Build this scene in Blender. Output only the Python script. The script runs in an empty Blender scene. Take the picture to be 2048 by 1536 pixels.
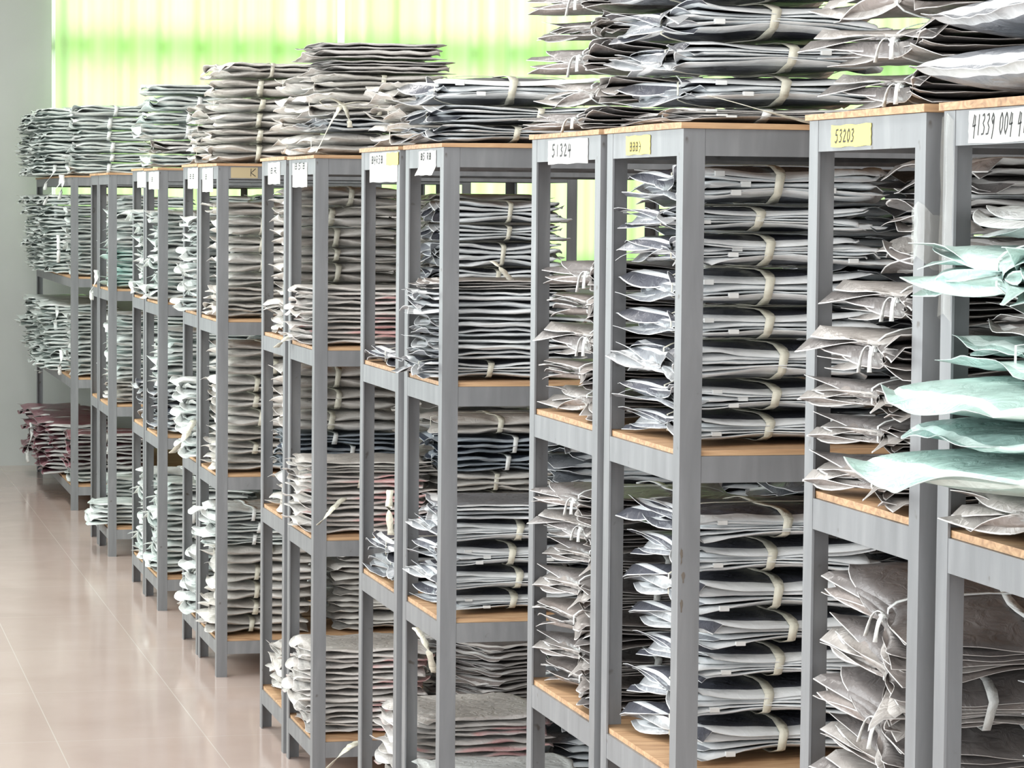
import bpy, math, random
from math import sin, cos, pi, exp
from mathutils import Vector, Matrix

# ------------------------------------------------------------------ camera, world, light, exposure
S = bpy.context.scene
C = S.collection
F, YAW, PITCH, ROLL, CX, CZ = 5937.1, 0.2375, 0.0609, 0.0093, -1.5975, 1.8634
Fw = Vector((sin(YAW)*cos(PITCH), cos(YAW)*cos(PITCH), -sin(PITCH)))
Rt = Vector((cos(YAW), -sin(YAW), 0))
Up = Rt.cross(Fw)
Rr = Rt*cos(ROLL) + Up*sin(ROLL)
Ur = Up*cos(ROLL) - Rt*sin(ROLL)
cam = bpy.data.cameras.new('camera')
cam.sensor_width = 36
cam.lens = F*36/2048
cam.clip_end = 100
co = bpy.data.objects.new('camera', cam)
C.objects.link(co)
m = Matrix((Rr, Ur, -Fw)).transposed().to_4x4()
m.translation = (CX, 0, CZ)
co.matrix_world = m
S.camera = co
S.view_settings.view_transform = 'Standard'
S.view_settings.look = 'None'
S.view_settings.gamma = 1
S.view_settings.use_curve_mapping = False
S.view_settings.exposure = 0.0

w = bpy.data.worlds.new('world')
S.world = w
w.use_nodes = True
w.node_tree.nodes['Background'].inputs[0].default_value = (0.93, 0.97, 1.0, 1)
w.node_tree.nodes['Background'].inputs[1].default_value = 0.36


def area(name, loc, target, sx, sy, power, col=(1, 1, 1)):
    l = bpy.data.lights.new(name, 'AREA')
    l.shape = 'RECTANGLE'
    l.size, l.size_y = sx, sy
    l.energy = power
    l.color = col
    o = bpy.data.objects.new(name, l)
    C.objects.link(o)
    o.location = loc
    d = Vector(target)-Vector(loc)
    o.rotation_euler = d.to_track_quat('-Z', 'Y').to_euler()
    return o


area('daylight_side_window', (-3.4, 6.5, 2.0), (0, 6.9, 1.1), 9.0, 2.2, 380, (0.93, 0.98, 1.0))
area('daylight_side_window_far', (-3.4, 14.0, 2.0), (0, 14.2, 1.1), 5.0, 2.2, 290, (0.9, 1.0, 0.97))
area('daylight_behind_curtain', (3.6, 23.4, 3.3), (3.6, 20, 3.0), 11.0, 5.0, 720, (0.96, 1.0, 0.97))
area('added_front_fill', (-0.8, -2.6, 2.2), (0.6, 8, 1.2), 4.5, 2.6, 360, (0.97, 0.99, 1.0))  # unseen fill added behind the camera to brighten the long faces
for yy in (2.5, 6.6, 10.8, 15.0, 18.6):  # the last one, at the far end, is added to whiten the back wall
    area('ceiling_tube_light', (-0.9, yy, 3.85), (-0.9, yy, 0), 0.5, 2.6, 55, (1, 0.98, 0.95))

H = 2.0
LEV = [0.140, 0.786, 1.392, 2.0]     # top of the steel frame under each board
BT = 0.012                            # board thickness

# ------------------------------------------------------------------ materials


def mat(name, col, rough=0.5, metal=0.0, spec=0.5):
    mm = bpy.data.materials.new(name)
    mm.use_nodes = True
    b = mm.node_tree.nodes['Principled BSDF']
    b.inputs['Base Color'].default_value = (*col, 1)
    b.inputs['Roughness'].default_value = rough
    b.inputs['Metallic'].default_value = metal
    b.inputs['Specular IOR Level'].default_value = spec
    return mm


def nd(mm, t, **k):
    n = mm.node_tree.nodes.new(t)
    for a, v in k.items():
        setattr(n, a, v)
    return n


def lk(mm, a, b):
    mm.node_tree.links.new(a, b)


def ramp(mm, fac, stops):
    r = nd(mm, 'ShaderNodeValToRGB')
    e = r.color_ramp.elements
    while len(e) < len(stops):
        e.new(0.5)
    for i, (p, c) in enumerate(stops):
        e[i].position = p
        e[i].color = (*c, 1)
    lk(mm, fac, r.inputs[0])
    return r


def noise(mm, scale, detail=3, dist=0.0, vec=None, stretch=None):
    n = nd(mm, 'ShaderNodeTexNoise')
    n.inputs['Scale'].default_value = scale
    n.inputs['Detail'].default_value = detail
    n.inputs['Distortion'].default_value = dist
    tc = nd(mm, 'ShaderNodeTexCoord')
    if stretch:
        mp = nd(mm, 'ShaderNodeMapping')
        mp.inputs['Scale'].default_value = stretch
        lk(mm, tc.outputs['Object'], mp.inputs[0])
        lk(mm, mp.outputs[0], n.inputs['Vector'])
    else:
        lk(mm, tc.outputs['Object'], n.inputs['Vector'])
    return n


def bump(mm, h, strength, dist=0.01):
    b = nd(mm, 'ShaderNodeBump')
    b.inputs['Strength'].default_value = strength
    b.inputs['Distance'].default_value = dist
    lk(mm, h, b.inputs['Height'])
    lk(mm, b.outputs[0], mm.node_tree.nodes['Principled BSDF'].inputs['Normal'])


def mulc(c, k):
    return tuple(min(1, x*k) for x in c)


def film(name, col, rough=0.3, var=0.25, bs=0.5):
    mm = mat(name, col, rough)
    n = noise(mm, 9, 4, 0.6)
    r = ramp(mm, n.outputs[0], [(0.3, mulc(col, 1-var)), (0.7, mulc(col, 1+var))])
    lk(mm, r.outputs[0], mm.node_tree.nodes['Principled BSDF'].inputs['Base Color'])
    n2 = noise(mm, 26, 5, 1.2)
    bump(mm, n2.outputs[0], bs, 0.012)
    return mm


def seethrough(name, col, alpha, rough=0.25):
    mm = mat(name, col, rough)
    mm.node_tree.nodes['Principled BSDF'].inputs['Alpha'].default_value = alpha
    n2 = noise(mm, 30, 4, 1.0)
    bump(mm, n2.outputs[0], 0.5, 0.01)
    return mm


def steel_mat():
    mm = mat('grey_painted_steel', (0.24, 0.25, 0.26), 0.45, 0.15)
    n = noise(mm, 7, 5, 0.5, stretch=(3, 3, 0.5))
    r = ramp(mm, n.outputs[0], [(0.2, (0.15, 0.154, 0.16)), (0.55, (0.20, 0.205, 0.213)), (0.8, (0.26, 0.265, 0.27))])
    n2 = noise(mm, 30, 2, 0.2)
    r2 = ramp(mm, n2.outputs[0], [(0.70, (1, 1, 1)), (0.78, (0.42, 0.34, 0.28))])
    mx = nd(mm, 'ShaderNodeMixRGB', blend_type='MULTIPLY')
    mx.inputs[0].default_value = 0.8
    lk(mm, r.outputs[0], mx.inputs[1])
    lk(mm, r2.outputs[0], mx.inputs[2])
    lk(mm, mx.outputs[0], mm.node_tree.nodes['Principled BSDF'].inputs['Base Color'])
    bump(mm, n.outputs[0], 0.08)
    return mm


STEEL = steel_mat()
WELD = mat('dark_weld_rust', (0.10, 0.08, 0.07), 0.8)


def ply_mat():
    mm = mat('plywood', (0.55, 0.36, 0.2), 0.6)
    n = noise(mm, 5, 5, 1.5, stretch=(1, 8, 14))
    r = ramp(mm, n.outputs[0], [(0.25, (0.26, 0.14, 0.07)), (0.5, (0.46, 0.28, 0.15)), (0.75, (0.60, 0.40, 0.23))])
    lk(mm, r.outputs[0], mm.node_tree.nodes['Principled BSDF'].inputs['Base Color'])
    return mm


PLY = ply_mat()
TAPE = film('cream_tie_tape', (0.62, 0.60, 0.50), 0.3, 0.1)
STRING = film('white_tie_string', (0.78, 0.80, 0.78), 0.3, 0.08)
ZIP = mat('white_plastic_zip', (0.70, 0.71, 0.70), 0.35)
FLAP = seethrough('clear_film_flap', (0.86, 0.88, 0.89), 0.62)
FLAPM = seethrough('mint_film_flap', (0.78, 0.90, 0.87), 0.6)
FLAPW = seethrough('warm_film_flap', (0.86, 0.84, 0.82), 0.72)
INK = mat('black_marker_ink', (0.02, 0.02, 0.02), 0.6)
NOTE_Y = mat('yellow_paper', (0.86, 0.72, 0.16), 0.6)
NOTE_W = mat('white_paper', (0.62, 0.62, 0.58), 0.6)
NOTE_K = mat('kraft_tape', (0.42, 0.34, 0.20), 0.5)


def pink_mat():
    mm = mat('pink_printed_film', (0.75, 0.72, 0.70), 0.3)
    n = noise(mm, 3.2, 2, 0.2, stretch=(1, 1, 5))
    r = ramp(mm, n.outputs[0], [(0.53, (0.70, 0.67, 0.64)), (0.58, (0.74, 0.44, 0.43)), (0.63, (0.74, 0.55, 0.54)), (0.68, (0.72, 0.70, 0.67))])
    lk(mm, r.outputs[0], mm.node_tree.nodes['Principled BSDF'].inputs['Base Color'])
    n2 = noise(mm, 26, 5, 1.2)
    bump(mm, n2.outputs[0], 0.5, 0.012)
    return mm


# style: contents list, rim, flap
STY = {
    'grey': ([film('grey_bag', (0.20, 0.21, 0.23)), film('charcoal_shade_bag', (0.07, 0.073, 0.09)), film('silver_bag', (0.33, 0.34, 0.35))],  # charcoal also carries the shade of the gaps between bundles
             film('white_bag_edge', (0.74, 0.76, 0.77), 0.35, 0.12, 0.3), FLAP, TAPE),
    'warm': ([film('taupe_bag', (0.25, 0.22, 0.205)), film('brown_grey_bag', (0.17, 0.155, 0.15)), film('greige_bag', (0.34, 0.315, 0.295))],
             film('warm_white_edge', (0.74, 0.72, 0.70), 0.35, 0.12, 0.3), FLAPW, STRING),
    'mint': ([film('mint_bag', (0.36, 0.50, 0.46)), film('deep_mint_bag', (0.27, 0.39, 0.365)), film('light_mint_bag', (0.42, 0.56, 0.52))],
             film('mint_white_edge', (0.70, 0.83, 0.79), 0.35, 0.1, 0.3), FLAPM, STRING),
    'cream': ([film('cream_bag', (0.60, 0.575, 0.54)), film('sand_bag', (0.52, 0.49, 0.455)), film('ivory_bag', (0.68, 0.665, 0.64))],
              film('cream_edge', (0.64, 0.62, 0.585), 0.4, 0.15, 0.4), FLAPW, TAPE),
    'pale': ([film('pale_bag', (0.60, 0.62, 0.61)), film('pale_green_bag', (0.52, 0.575, 0.555)), film('pale_grey_bag', (0.70, 0.715, 0.705))],
             film('pale_edge', (0.72, 0.75, 0.73), 0.35, 0.12, 0.4), FLAPM, STRING),
    'pink': ([pink_mat(), film('newsprint_bag', (0.52, 0.50, 0.47)), film('white_print_bag', (0.64, 0.62, 0.60))],
             pink_mat(), FLAPW, TAPE),
    'navy': ([film('navy_bag', (0.035, 0.045, 0.065)), film('dark_teal_bag', (0.07, 0.09, 0.10)), film('slate_bag', (0.14, 0.17, 0.19))],
             film('slate_edge', (0.34, 0.38, 0.42), 0.3, 0.3, 0.3), FLAP, STRING),
    'plum': ([film('plum_bag', (0.20, 0.08, 0.10)), film('dark_grey_bag', (0.10, 0.11, 0.11)), film('wine_bag', (0.26, 0.12, 0.14))],
             film('dusty_edge', (0.45, 0.44, 0.43), 0.4, 0.3, 0.3), FLAP, STRING),
}
LOOK = {'grey': 'dark grey clear-bag bundle with white edges', 'warm': 'taupe clear-bag bundle with white edges',
        'mint': 'mint green clear-bag bundle', 'cream': 'cream plastic-bag bundle', 'pale': 'pale greenish-white bag bundle',
        'pink': 'white and pink printed bag bundle', 'navy': 'navy blue plastic-bag bundle', 'plum': 'plum and grey bag bundle'}
LOOKS = {'grey': 'grey bundle', 'warm': 'taupe bundle', 'mint': 'mint green bundle', 'cream': 'cream bundle',
         'pale': 'pale greenish bundle', 'pink': 'pink printed bundle', 'navy': 'navy bundle', 'plum': 'plum grey bundle'}

# ------------------------------------------------------------------ mesh helpers


def obj(name, vs, fs, mats, parent=None, mi=None, smooth=True):
    me = bpy.data.meshes.new(name)
    me.from_pydata(vs, [], fs)
    for q in (mats if isinstance(mats, (list, tuple)) else [mats]):
        me.materials.append(q)
    if mi:
        me.polygons.foreach_set('material_index', mi)
    if smooth:
        me.polygons.foreach_set('use_smooth', [True]*len(fs))
    me.update()
    o = bpy.data.objects.new(name, me)
    C.objects.link(o)
    if parent:
        o.parent = parent
    return o


def empty(name, loc=(0, 0, 0), rot=(0, 0, 0)):
    o = bpy.data.objects.new(name, None)
    o.empty_display_size = 0.05
    C.objects.link(o)
    o.location = loc
    o.rotation_euler = rot
    return o


class MB:
    def __init__(s):
        s.v, s.f = [], []

    def box(s, x0, x1, y0, y1, z0, z1):
        b = len(s.v)
        s.v += [(x, y, z) for x in (x0, x1) for y in (y0, y1) for z in (z0, z1)]
        s.f += [tuple(b+i for i in q) for q in ((0, 1, 3, 2), (4, 6, 7, 5), (0, 4, 5, 1), (2, 3, 7, 6), (0, 2, 6, 4), (1, 5, 7, 3))]
        return s

    def build(s, name, mt, parent=None, bevel=0.0):
        o = obj(name, s.v, s.f, mt, parent, smooth=False)
        if bevel:
            md = o.modifiers.new('bevel', 'BEVEL')
            md.width = bevel
            md.segments = 2
        return o


def ribbon(name, pts, width, normal_of, mt, parent, closed=False, thick=0.0012, wdir=None):
    """flat strap following pts; wdir: constant width direction; gets real thickness"""
    vs, fs = [], []
    n = len(pts)
    pts = [Vector(p) for p in pts]
    for i, p in enumerate(pts):
        a = pts[(i-1) % n] if (closed or i > 0) else p
        b = pts[(i+1) % n] if (closed or i < n-1) else p
        t = (b-a).normalized()
        wd = Vector(wdir) if wdir else t.cross(Vector((0, 0, 1))).normalized()
        nn = t.cross(wd).normalized()
        hw = width/2*(0.85+0.3*sin(i*1.7)*0.5+0.15)
        for sx, sn in ((-1, -1), (1, -1), (1, 1), (-1, 1)):
            vs.append(tuple(p + wd*hw*sx + nn*thick/2*sn))
    m_ = n if closed else n-1
    for i in range(m_):
        a, b = i*4, ((i+1) % n)*4
        for k in range(4):
            fs.append((a+k, a+(k+1) % 4, b+(k+1) % 4, b+k))
    if not closed:
        fs.append((3, 2, 1, 0))
        fs.append(tuple((n-1)*4+k for k in range(4)))
    return obj(name, vs, fs, mt, parent)


def tag(o, label=None, cat=None, group=None, kind=None):
    if label:
        o['label'] = label
    if cat:
        o['category'] = cat
    if group:
        o['group'] = group
    if kind:
        o['kind'] = kind
    return o


def kids(o):
    return KID.get(o.name, [])


KID = {}


def addkid(p, c):
    KID.setdefault(p.name, []).append(c)


def copy_tree(o, parent=None):
    c = o.copy()
    C.objects.link(c)
    if parent:
        c.parent = parent
        addkid(parent, c)
    for ch in kids(o):
        copy_tree(ch, c)
    return c


# ------------------------------------------------------------------ a tied bundle of bags
def bag_geo(rnd, P, k, NU, NV):
    """one flat bag of the bundle: returns verts, faces, material index"""
    n, T, lx, ly = P['n'], P['T'], P['lx'], P['ly']
    wts = P['wts']
    p = T*wts[k]
    zc = T*(sum(wts[:k])+wts[k]/2-0.5)
    ext, ext2 = P['ext']*rnd.uniform(0.5, 1.3), P['ext2']*rnd.uniform(0.2, 1.2)
    ox, oy, rot = rnd.uniform(-1, 1)*P['jit'], rnd.uniform(-1, 1)*P['jit']*0.6, rnd.uniform(-1, 1)*P['rot']
    ph = [rnd.uniform(0, 6.28) for _ in range(12)]
    am = P['crumple']
    cj = {(a, b): (rnd.uniform(-0.04, 0.012), rnd.uniform(-0.02, 0.012), rnd.gauss(0, 1)*P['splay']) for a in (-1, 1) for b in (-1, 1)}
    us = [-1-ext, -1-ext*0.93] + [-1+2*i/NU for i in range(NU+1)] + [1+ext2]
    vs_ = [-1+2*j/NV for j in range(NV+1)]
    fr = [(rnd.uniform(10, 34), rnd.uniform(10, 34), rnd.uniform(0, 6.28)) for _ in range(5)]
    top, bot = [], []
    for u in us:
        for v in vs_:
            uc = max(-1, min(1, u))
            au, av = abs(u), abs(v)
            gx = exp(-((v-P['v0'])/P['gw'])**2)*min(au, 1.1)**2
            gy = exp(-((u-P['u0'])/P['gw'])**2)*av**2
            if P['tri']:
                gx = max(0.0, 1-abs(v-P['v0'])/1.05)**1.15*min(au, 1.1)**2
            s = (1-P['px']*gx-P['py']*gy)*(1-P['taper']*av**5)
            x = lx/2*u*(1-(0.24 if P['tri'] else 0.10)*P['px']*gx*au**3)
            y = ly/2*v*(1-0.12*P['py']*gy)
            c4 = (abs(uc)*av)**3
            q = cj[(1 if u > 0 else -1, 1 if v > 0 else -1)]
            x += q[0]*c4*(1 if u > 0 else -1)
            y += q[1]*c4*(1 if v > 0 else -1)
            x += 0.006*sin(5*v+ph[0])*au**3
            y += 0.005*sin(6*u+ph[1])*av**3
            # the whole bag is slightly turned
            x, y = x*cos(rot)-y*sin(rot)+ox*(1-P['px']*0.3), x*sin(rot)+y*cos(rot)+oy
            z = zc*s
            z += q[2]*c4
            z += am*P['wav']*(sin(4.5*v+ph[2])*au**4*(1-gx)+sin(6*u+ph[3])*av**4*(1-gy))*0.6*s
            z += P['fan']*zc*(1-gx)*av*max(0, au-0.5)*2
            over = max(0, au-1)
            z += P['lift']*(over*lx/2)*sin(3*v+ph[4]+k*0.7)*2.2 - over*lx*0.10
            for a, b, c in fr:
                z += am*0.16*sin(a*x*2.2+b*y*2.2+c)*s
            z -= P['lip']*max(0.0, av-0.9)*10*(1-gy)*s
            prof = max(0.0, (1-abs(uc)**P['pw']))**0.5*max(0.0, (1-av**P['pw']))**0.5
            t = 0.0011 + (p*P['fill']-0.0011)*prof*s if au <= 1 else 0.0011
            lim = T/2-0.0036
            zt, zb = z+t/2, z-t/2
            if P['clamp']:
                zt = min(zt, lim-0.0004*(n-1-k)); zb = max(zb, -lim+0.0004*k)
                if zb > zt-0.001:
                    if zt > 0: zb = zt-0.001
                    else: zt = zb+0.001
            top.append((x, y, zt+T/2))
            bot.append((x, y, zb+T/2))
    nu, nv = len(us), NV+1
    N = nu*nv
    V = top+bot
    Fc, M = [], []
    for i in range(nu-1):
        um = (us[i]+us[i+1])/2
        for j in range(nv-1):
            vm = (vs_[j]+vs_[j+1])/2
            if um < -1 and P['flap']:
                mi = 2
            elif um < -1-ext*0.9 or (abs(um) > P['rimu'] and um > -1) or (abs(vm) > P['rim'] and um > -1.0) or um > 1:
                mi = 1
            else:
                mi = 0
            a = i*nv+j
            Fc.append((a, a+nv, a+nv+1, a+1)); M.append(mi)
            Fc.append((N+a, N+a+1, N+a+nv+1, N+a+nv)); M.append(mi)
    per = [i*nv for i in range(nu)] + [(nu-1)*nv+j for j in range(1, nv)] + [i*nv+nv-1 for i in range(nu-2, -1, -1)] + [j for j in range(nv-2, 0, -1)]
    for a, b in zip(per, per[1:]+per[:1]):
        Fc.append((b, a, N+a, N+b)); M.append(1 if abs(us[a//nv]) <= 1 and abs(us[b//nv]) <= 1 else 2)
    return V, Fc, M


def bundle(style, seed, merged=False, hi=True, **kw):
    rnd = random.Random(seed)
    P = dict(tri=False, lip=0.0, wvar=0.35, taper=0.0, topshade=False, n=5, T=0.066, lx=0.40, ly=0.40, ext=0.14, ext2=0.08, jit=0.010, rot=0.04, crumple=0.004, splay=0.004,
             v0=rnd.uniform(-0.15, 0.15), u0=rnd.uniform(-0.25, 0.2), gw=0.42, px=0.6, py=0.55, lift=0.35, pw=7, fill=0.93,
             rim=0.86, rimu=0.94, flap=False, wav=1.0, fan=0.0, clamp=True, tie_x=True, tie_y=True, zips=False, tail=False, tw=0.016)
    P.update(kw)
    ww = [1+rnd.uniform(-1, 1)*P['wvar'] for _ in range(P['n'])]
    P['wts'] = [q/sum(ww) for q in ww]
    cont, rim, flap, tape = STY[style]
    NU, NV = (20, 18) if hi else (12, 10)
    root = None
    if not merged:
        root = empty('bag_bundle')
        KID[root.name] = []
    MV, MF, MM = [], [], []
    mats = [cont[0], rim, flap, cont[1], cont[2], tape]
    for k in range(P['n']):
        V, Fc, M = bag_geo(rnd, P, k, NU, NV)
        ci = rnd.randrange(3)
        if P['topshade'] and k == P['n']-1:  # top bag darkened: shade of the gap above put into its colour
            ci = 1
        if merged:
            b = len(MV)
            MV += V
            MF += [tuple(i+b for i in f) for f in Fc]
            MM += [{0: [0, 3, 4][ci], 1: 1, 2: 2}[q] for q in M]
        else:
            o = obj('bag', V, Fc, [cont[ci], rim, flap], root, M)
            addkid(root, o)
            if P['zips'] and rnd.random() < 0.42:
                # a white slider on the near long edge
                i = 2+int(NU*rnd.choice([0.15, 0.25, 0.7, 0.8])); a = i*(NV+1)
                q = Vector(V[a])
                mb = MB().box(q.x-0.010, q.x+0.010, q.y-0.003, q.y+0.005, q.z-0.004, q.z+0.005)
                z = mb.build('zip_slider', ZIP, o, 0.0012)
                z['label'] = 'small white zip slider'
                addkid(o, z)
    n, T = P['n'], P['T']

    def zedge(s):
        return min(T/2-0.0036, ((n-1)/2*T/n*s+0.004+0.45*T/n*s))
    ties = []
    if P['tie_y']:      # strap running across the bundle, seen on the long faces
        pts = []
        K = 12
        xx = P['u0']*P['lx']/2
        for sgn in (1, -1):
            for i in range(K+1):
                v = (-1+2*i/K)*sgn
                s = (1-P['py']*abs(v)**2)*(1-P['taper']*abs(v)**5)
                pts.append((xx+0.006*sin(i*0.9), P['ly']/2*v*(1-0.10*P['py']*abs(v))*1.02, T/2+sgn*(zedge(s)+0.0015)))
        ties.append((pts, P['tw'], (1, 0, 0)))
    if P['tie_x']:
        pts = []
        K = 12
        yy = P['v0']*P['ly']/2
        for sgn in (1, -1):
            for i in range(K+1):
                u = (-1+2*i/K)*sgn
                s = 1-P['px']*abs(u)**2
                pts.append((P['lx']/2*u*(1-(0.24 if P['tri'] else 0.10)*P['px']*abs(u)**3)*1.015, yy+0.004*sin(i*1.3), T/2+sgn*(zedge(s)+0.003)))
        ties.append((pts, P['tw']*0.42, (0, 1, 0)))
    for pts, wd, dr in ties:
        o = ribbon('tie_strap', pts, wd, None, tape, root, closed=True, wdir=dr)
        if merged:
            b = len(MV)
            MV += [tuple(v.co) for v in o.data.vertices]
            fs = [tuple(b+i for i in f.vertices) for f in o.data.polygons]
            MF += fs
            MM += [5]*len(fs)
            me = o.data
            bpy.data.objects.remove(o)
            bpy.data.meshes.remove(me)
        else:
            addkid(root, o)
    if P['tail'] and not merged:
        x0 = -P['lx']/2*(1-(0.24 if P['tri'] else 0.10)*P['px'])*1.02
        y0 = P['v0']*P['ly']/2
        for q in range(2):
            L = rnd.uniform(0.03, 0.07)
            sg = -1 if q else 1
            pts = [(x0-0.018*sin(t*1.6)-0.004*t, y0+sg*(0.008+L*0.45*t), T/2+0.012*sin(3*t)-L*0.75*t*t) for t in [i/8 for i in range(9)]]
            o = ribbon('tie_tail', pts, P['tw']*0.42, None, tape, root)
            addkid(root, o)
        # knot: a small crossed lump
        vs, fs = [], []
        A, B = 10, 6
        for i in range(A):
            for j in range(B):
                th, f2 = 2*pi*i/A, 2*pi*j/B
                r = 0.005+0.0032*cos(f2)
                vs.append((x0-0.006+0.006*sin(f2)+0.003*cos(2*th), y0+r*cos(th), T/2+r*sin(th)*0.8))
                fs.append((i*B+j, ((i+1) % A)*B+j, ((i+1) % A)*B+(j+1) % B, i*B+(j+1) % B))
        o = obj('tie_knot', vs, fs, tape, root)
        addkid(root, o)
    if merged:
        root = obj('bag_bundle', MV, MF, mats, None, MM)
        KID[root.name] = []
    root['T'] = T
    return root


# ------------------------------------------------------------------ racks
# name: y0 (near), y1 (far), x offset, z offset
RK = [('n1', 3.45, 3.991, 0.0, 0.0), ('f1', 4.06, 4.570, 0.0, 0.0),
      ('n2', 5.284, 5.815, 0.004, 0.004), ('f2', 5.858, 6.437, 0.002, 0.004),
      ('n3', 7.374, 7.855, 0.004, 0.003), ('f3', 7.915, 8.475, 0.0, 0.004),
      ('n4', 9.258, 9.770, 0.0, -0.002), ('f4', 9.835, 10.357, 0.0, 0.0),
      ('n5', 11.47, 12.015, 0.0, -0.004), ('f5', 12.05, 12.529, 0.0, 0.0),
      ('n6', 13.389, 13.925, 0.0, -0.004), ('f6', 13.96, 14.46, 0.0, 0.0),
      ('n7', 15.479, 16.01, -0.01, -0.01), ('f7', 16.05, 16.443, -0.01, -0.01),
      ('n8', 17.827, 20.434, 0.008, -0.008)]
RD = {r[0]: r for r in RK}
RLAB = {
    'n1': ('grey steel storage rack nearest the camera, 41339 written on its white label', 'rack nearest the camera'),
    'f1': ('grey steel storage rack with the yellow note reading 53203', 'rack with note 53203'),
    'n2': ('grey steel storage rack with a small yellow note beside its front corner post', 'third rack from camera'),
    'f2': ('grey steel storage rack with the white label reading 51324', 'rack with label 51324'),
    'n3': ('grey steel storage rack with a drooping white label, fifth from the camera', 'fifth rack from camera'),
    'f3': ('grey steel storage rack with a yellow and white taped label, sixth from camera', 'sixth rack from camera'),
    'n4': ('grey steel storage rack, front one of the fourth pair, bundle with bow on top', 'seventh rack from camera'),
    'f4': ('grey steel storage rack, rear one of the fourth pair from the camera', 'eighth rack from camera'),
    'n5': ('grey steel storage rack with kraft tape on top beam, below tall cream stack', 'ninth rack from camera'),
    'f5': ('grey steel storage rack, rear one of the fifth pair from the camera', 'tenth rack from camera'),
    'n6': ('grey steel storage rack, front one of the sixth pair from the camera', 'eleventh rack from camera'),
    'f6': ('grey steel storage rack, rear one of the sixth pair from the camera', 'twelfth rack from camera'),
    'n7': ('grey steel storage rack with empty top board, front of the seventh pair', 'thirteenth rack from camera'),
    'f7': ('grey steel storage rack, rear one of the seventh pair from the camera', 'fourteenth rack from camera'),
    'n8': ('long grey steel rack at the far end, its side against the back wall', 'farthest rack'),
}
RL = 1.44
RACKOBJ = {}
PW, ST = 0.042, 0.004   # angle iron width, steel thickness


def rack(key, y0, y1, dx, dz):
    r = random.Random(key)
    root = empty('storage_rack', (dx, y0, 0))
    RACKOBJ[key] = root
    tag(root, RLAB[key][0], 'rack', 'steel angle-iron racks standing along the aisle')
    D = y1-y0
    L = RL
    top = H+dz
    # posts: L profiles with the flanges on the outside
    for x, sx in ((0, 1), (L, -1)):
        for y, sy in ((0, 1), (D, -1)):
            mb = MB()
            xa, xb = sorted((x, x+sx*ST))
            ya, yb = sorted((y, y+sy*PW))
            mb.box(xa, xb, ya, yb, 0, top)
            xa, xb = sorted((x+sx*ST, x+sx*PW))
            ya, yb = sorted((y, y+sy*ST))
            mb.box(xa, xb, ya, yb, 0, top)
            mb.build('post', STEEL, root)
    zl = [LEV[0], LEV[1]+dz*0.3, LEV[2]+dz*0.6, top]
    bh = 0.050
    for lv, z in enumerate(zl):
        for x, sx in ((0, 1), (L, -1)):
            mb = MB()
            x0_, x1_ = sorted((x+sx*(ST+0.0005), x+sx*(2*ST)))
            mb.box(x0_, x1_, ST, D-ST, z-bh, z)
            # the outer face sits flush between the posts
            x0_, x1_ = sorted((x+sx*0.0006, x+sx*(ST+0.0005)))
            mb.box(x0_, x1_, PW+0.0006, D-PW-0.0006, z-bh, z)
            mb.build('end_beam', STEEL, root)
        for y, sy in ((0, 1), (D, -1)):
            mb = MB()
            a, b = sorted((y+sy*(ST+0.0005), y+sy*2*ST))
            mb.box(2*ST, L-2*ST, a, b, z-bh, z)
            a, b = sorted((y+sy*0.0006, y+sy*(ST+0.0005)))
            mb.box(PW+0.0006, L-PW-0.0006, a, b, z-bh, z)
            mb.build('long_beam', STEEL, root)
        # plywood board, slightly warped
        e = 0.006 if lv == 3 else -0.006
        vs, fs = [], []
        NX, NY = 12, 6
        w1, w2 = r.uniform(0, 6), r.uniform(0, 6)
        for t in (0, 1):
            for i in range(NX+1):
                for j in range(NY+1):
                    x = -e + (L+2*e)*i/NX
                    y = -e + (D+2*e)*j/NY
                    wz = 0.0015+0.0015*sin(9*x+w1)*cos(6*y+w2)
                    vs.append((x, y, z+0.0006+t*(BT-0.003)+wz*(1 if t else 0)))
        n1 = (NX+1)*(NY+1)
        for i in range(NX):
            for j in range(NY):
                a = i*(NY+1)+j
                fs.append((n1+a, n1+a+NY+1, n1+a+NY+2, n1+a+1))
                fs.append((a, a+1, a+NY+2, a+NY+1))
        per = [i*(NY+1) for i in range(NX+1)] + [NX*(NY+1)+j for j in range(1, NY+1)] + [i*(NY+1)+NY for i in range(NX-1, -1, -1)] + [j for j in range(NY-1, 0, -1)]
        for a, b in zip(per, per[1:]+per[:1]):
            fs.append((a, b, n1+b, n1+a))
        obj('shelf_board', vs, fs, PLY, root, smooth=False)
    return root


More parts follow.
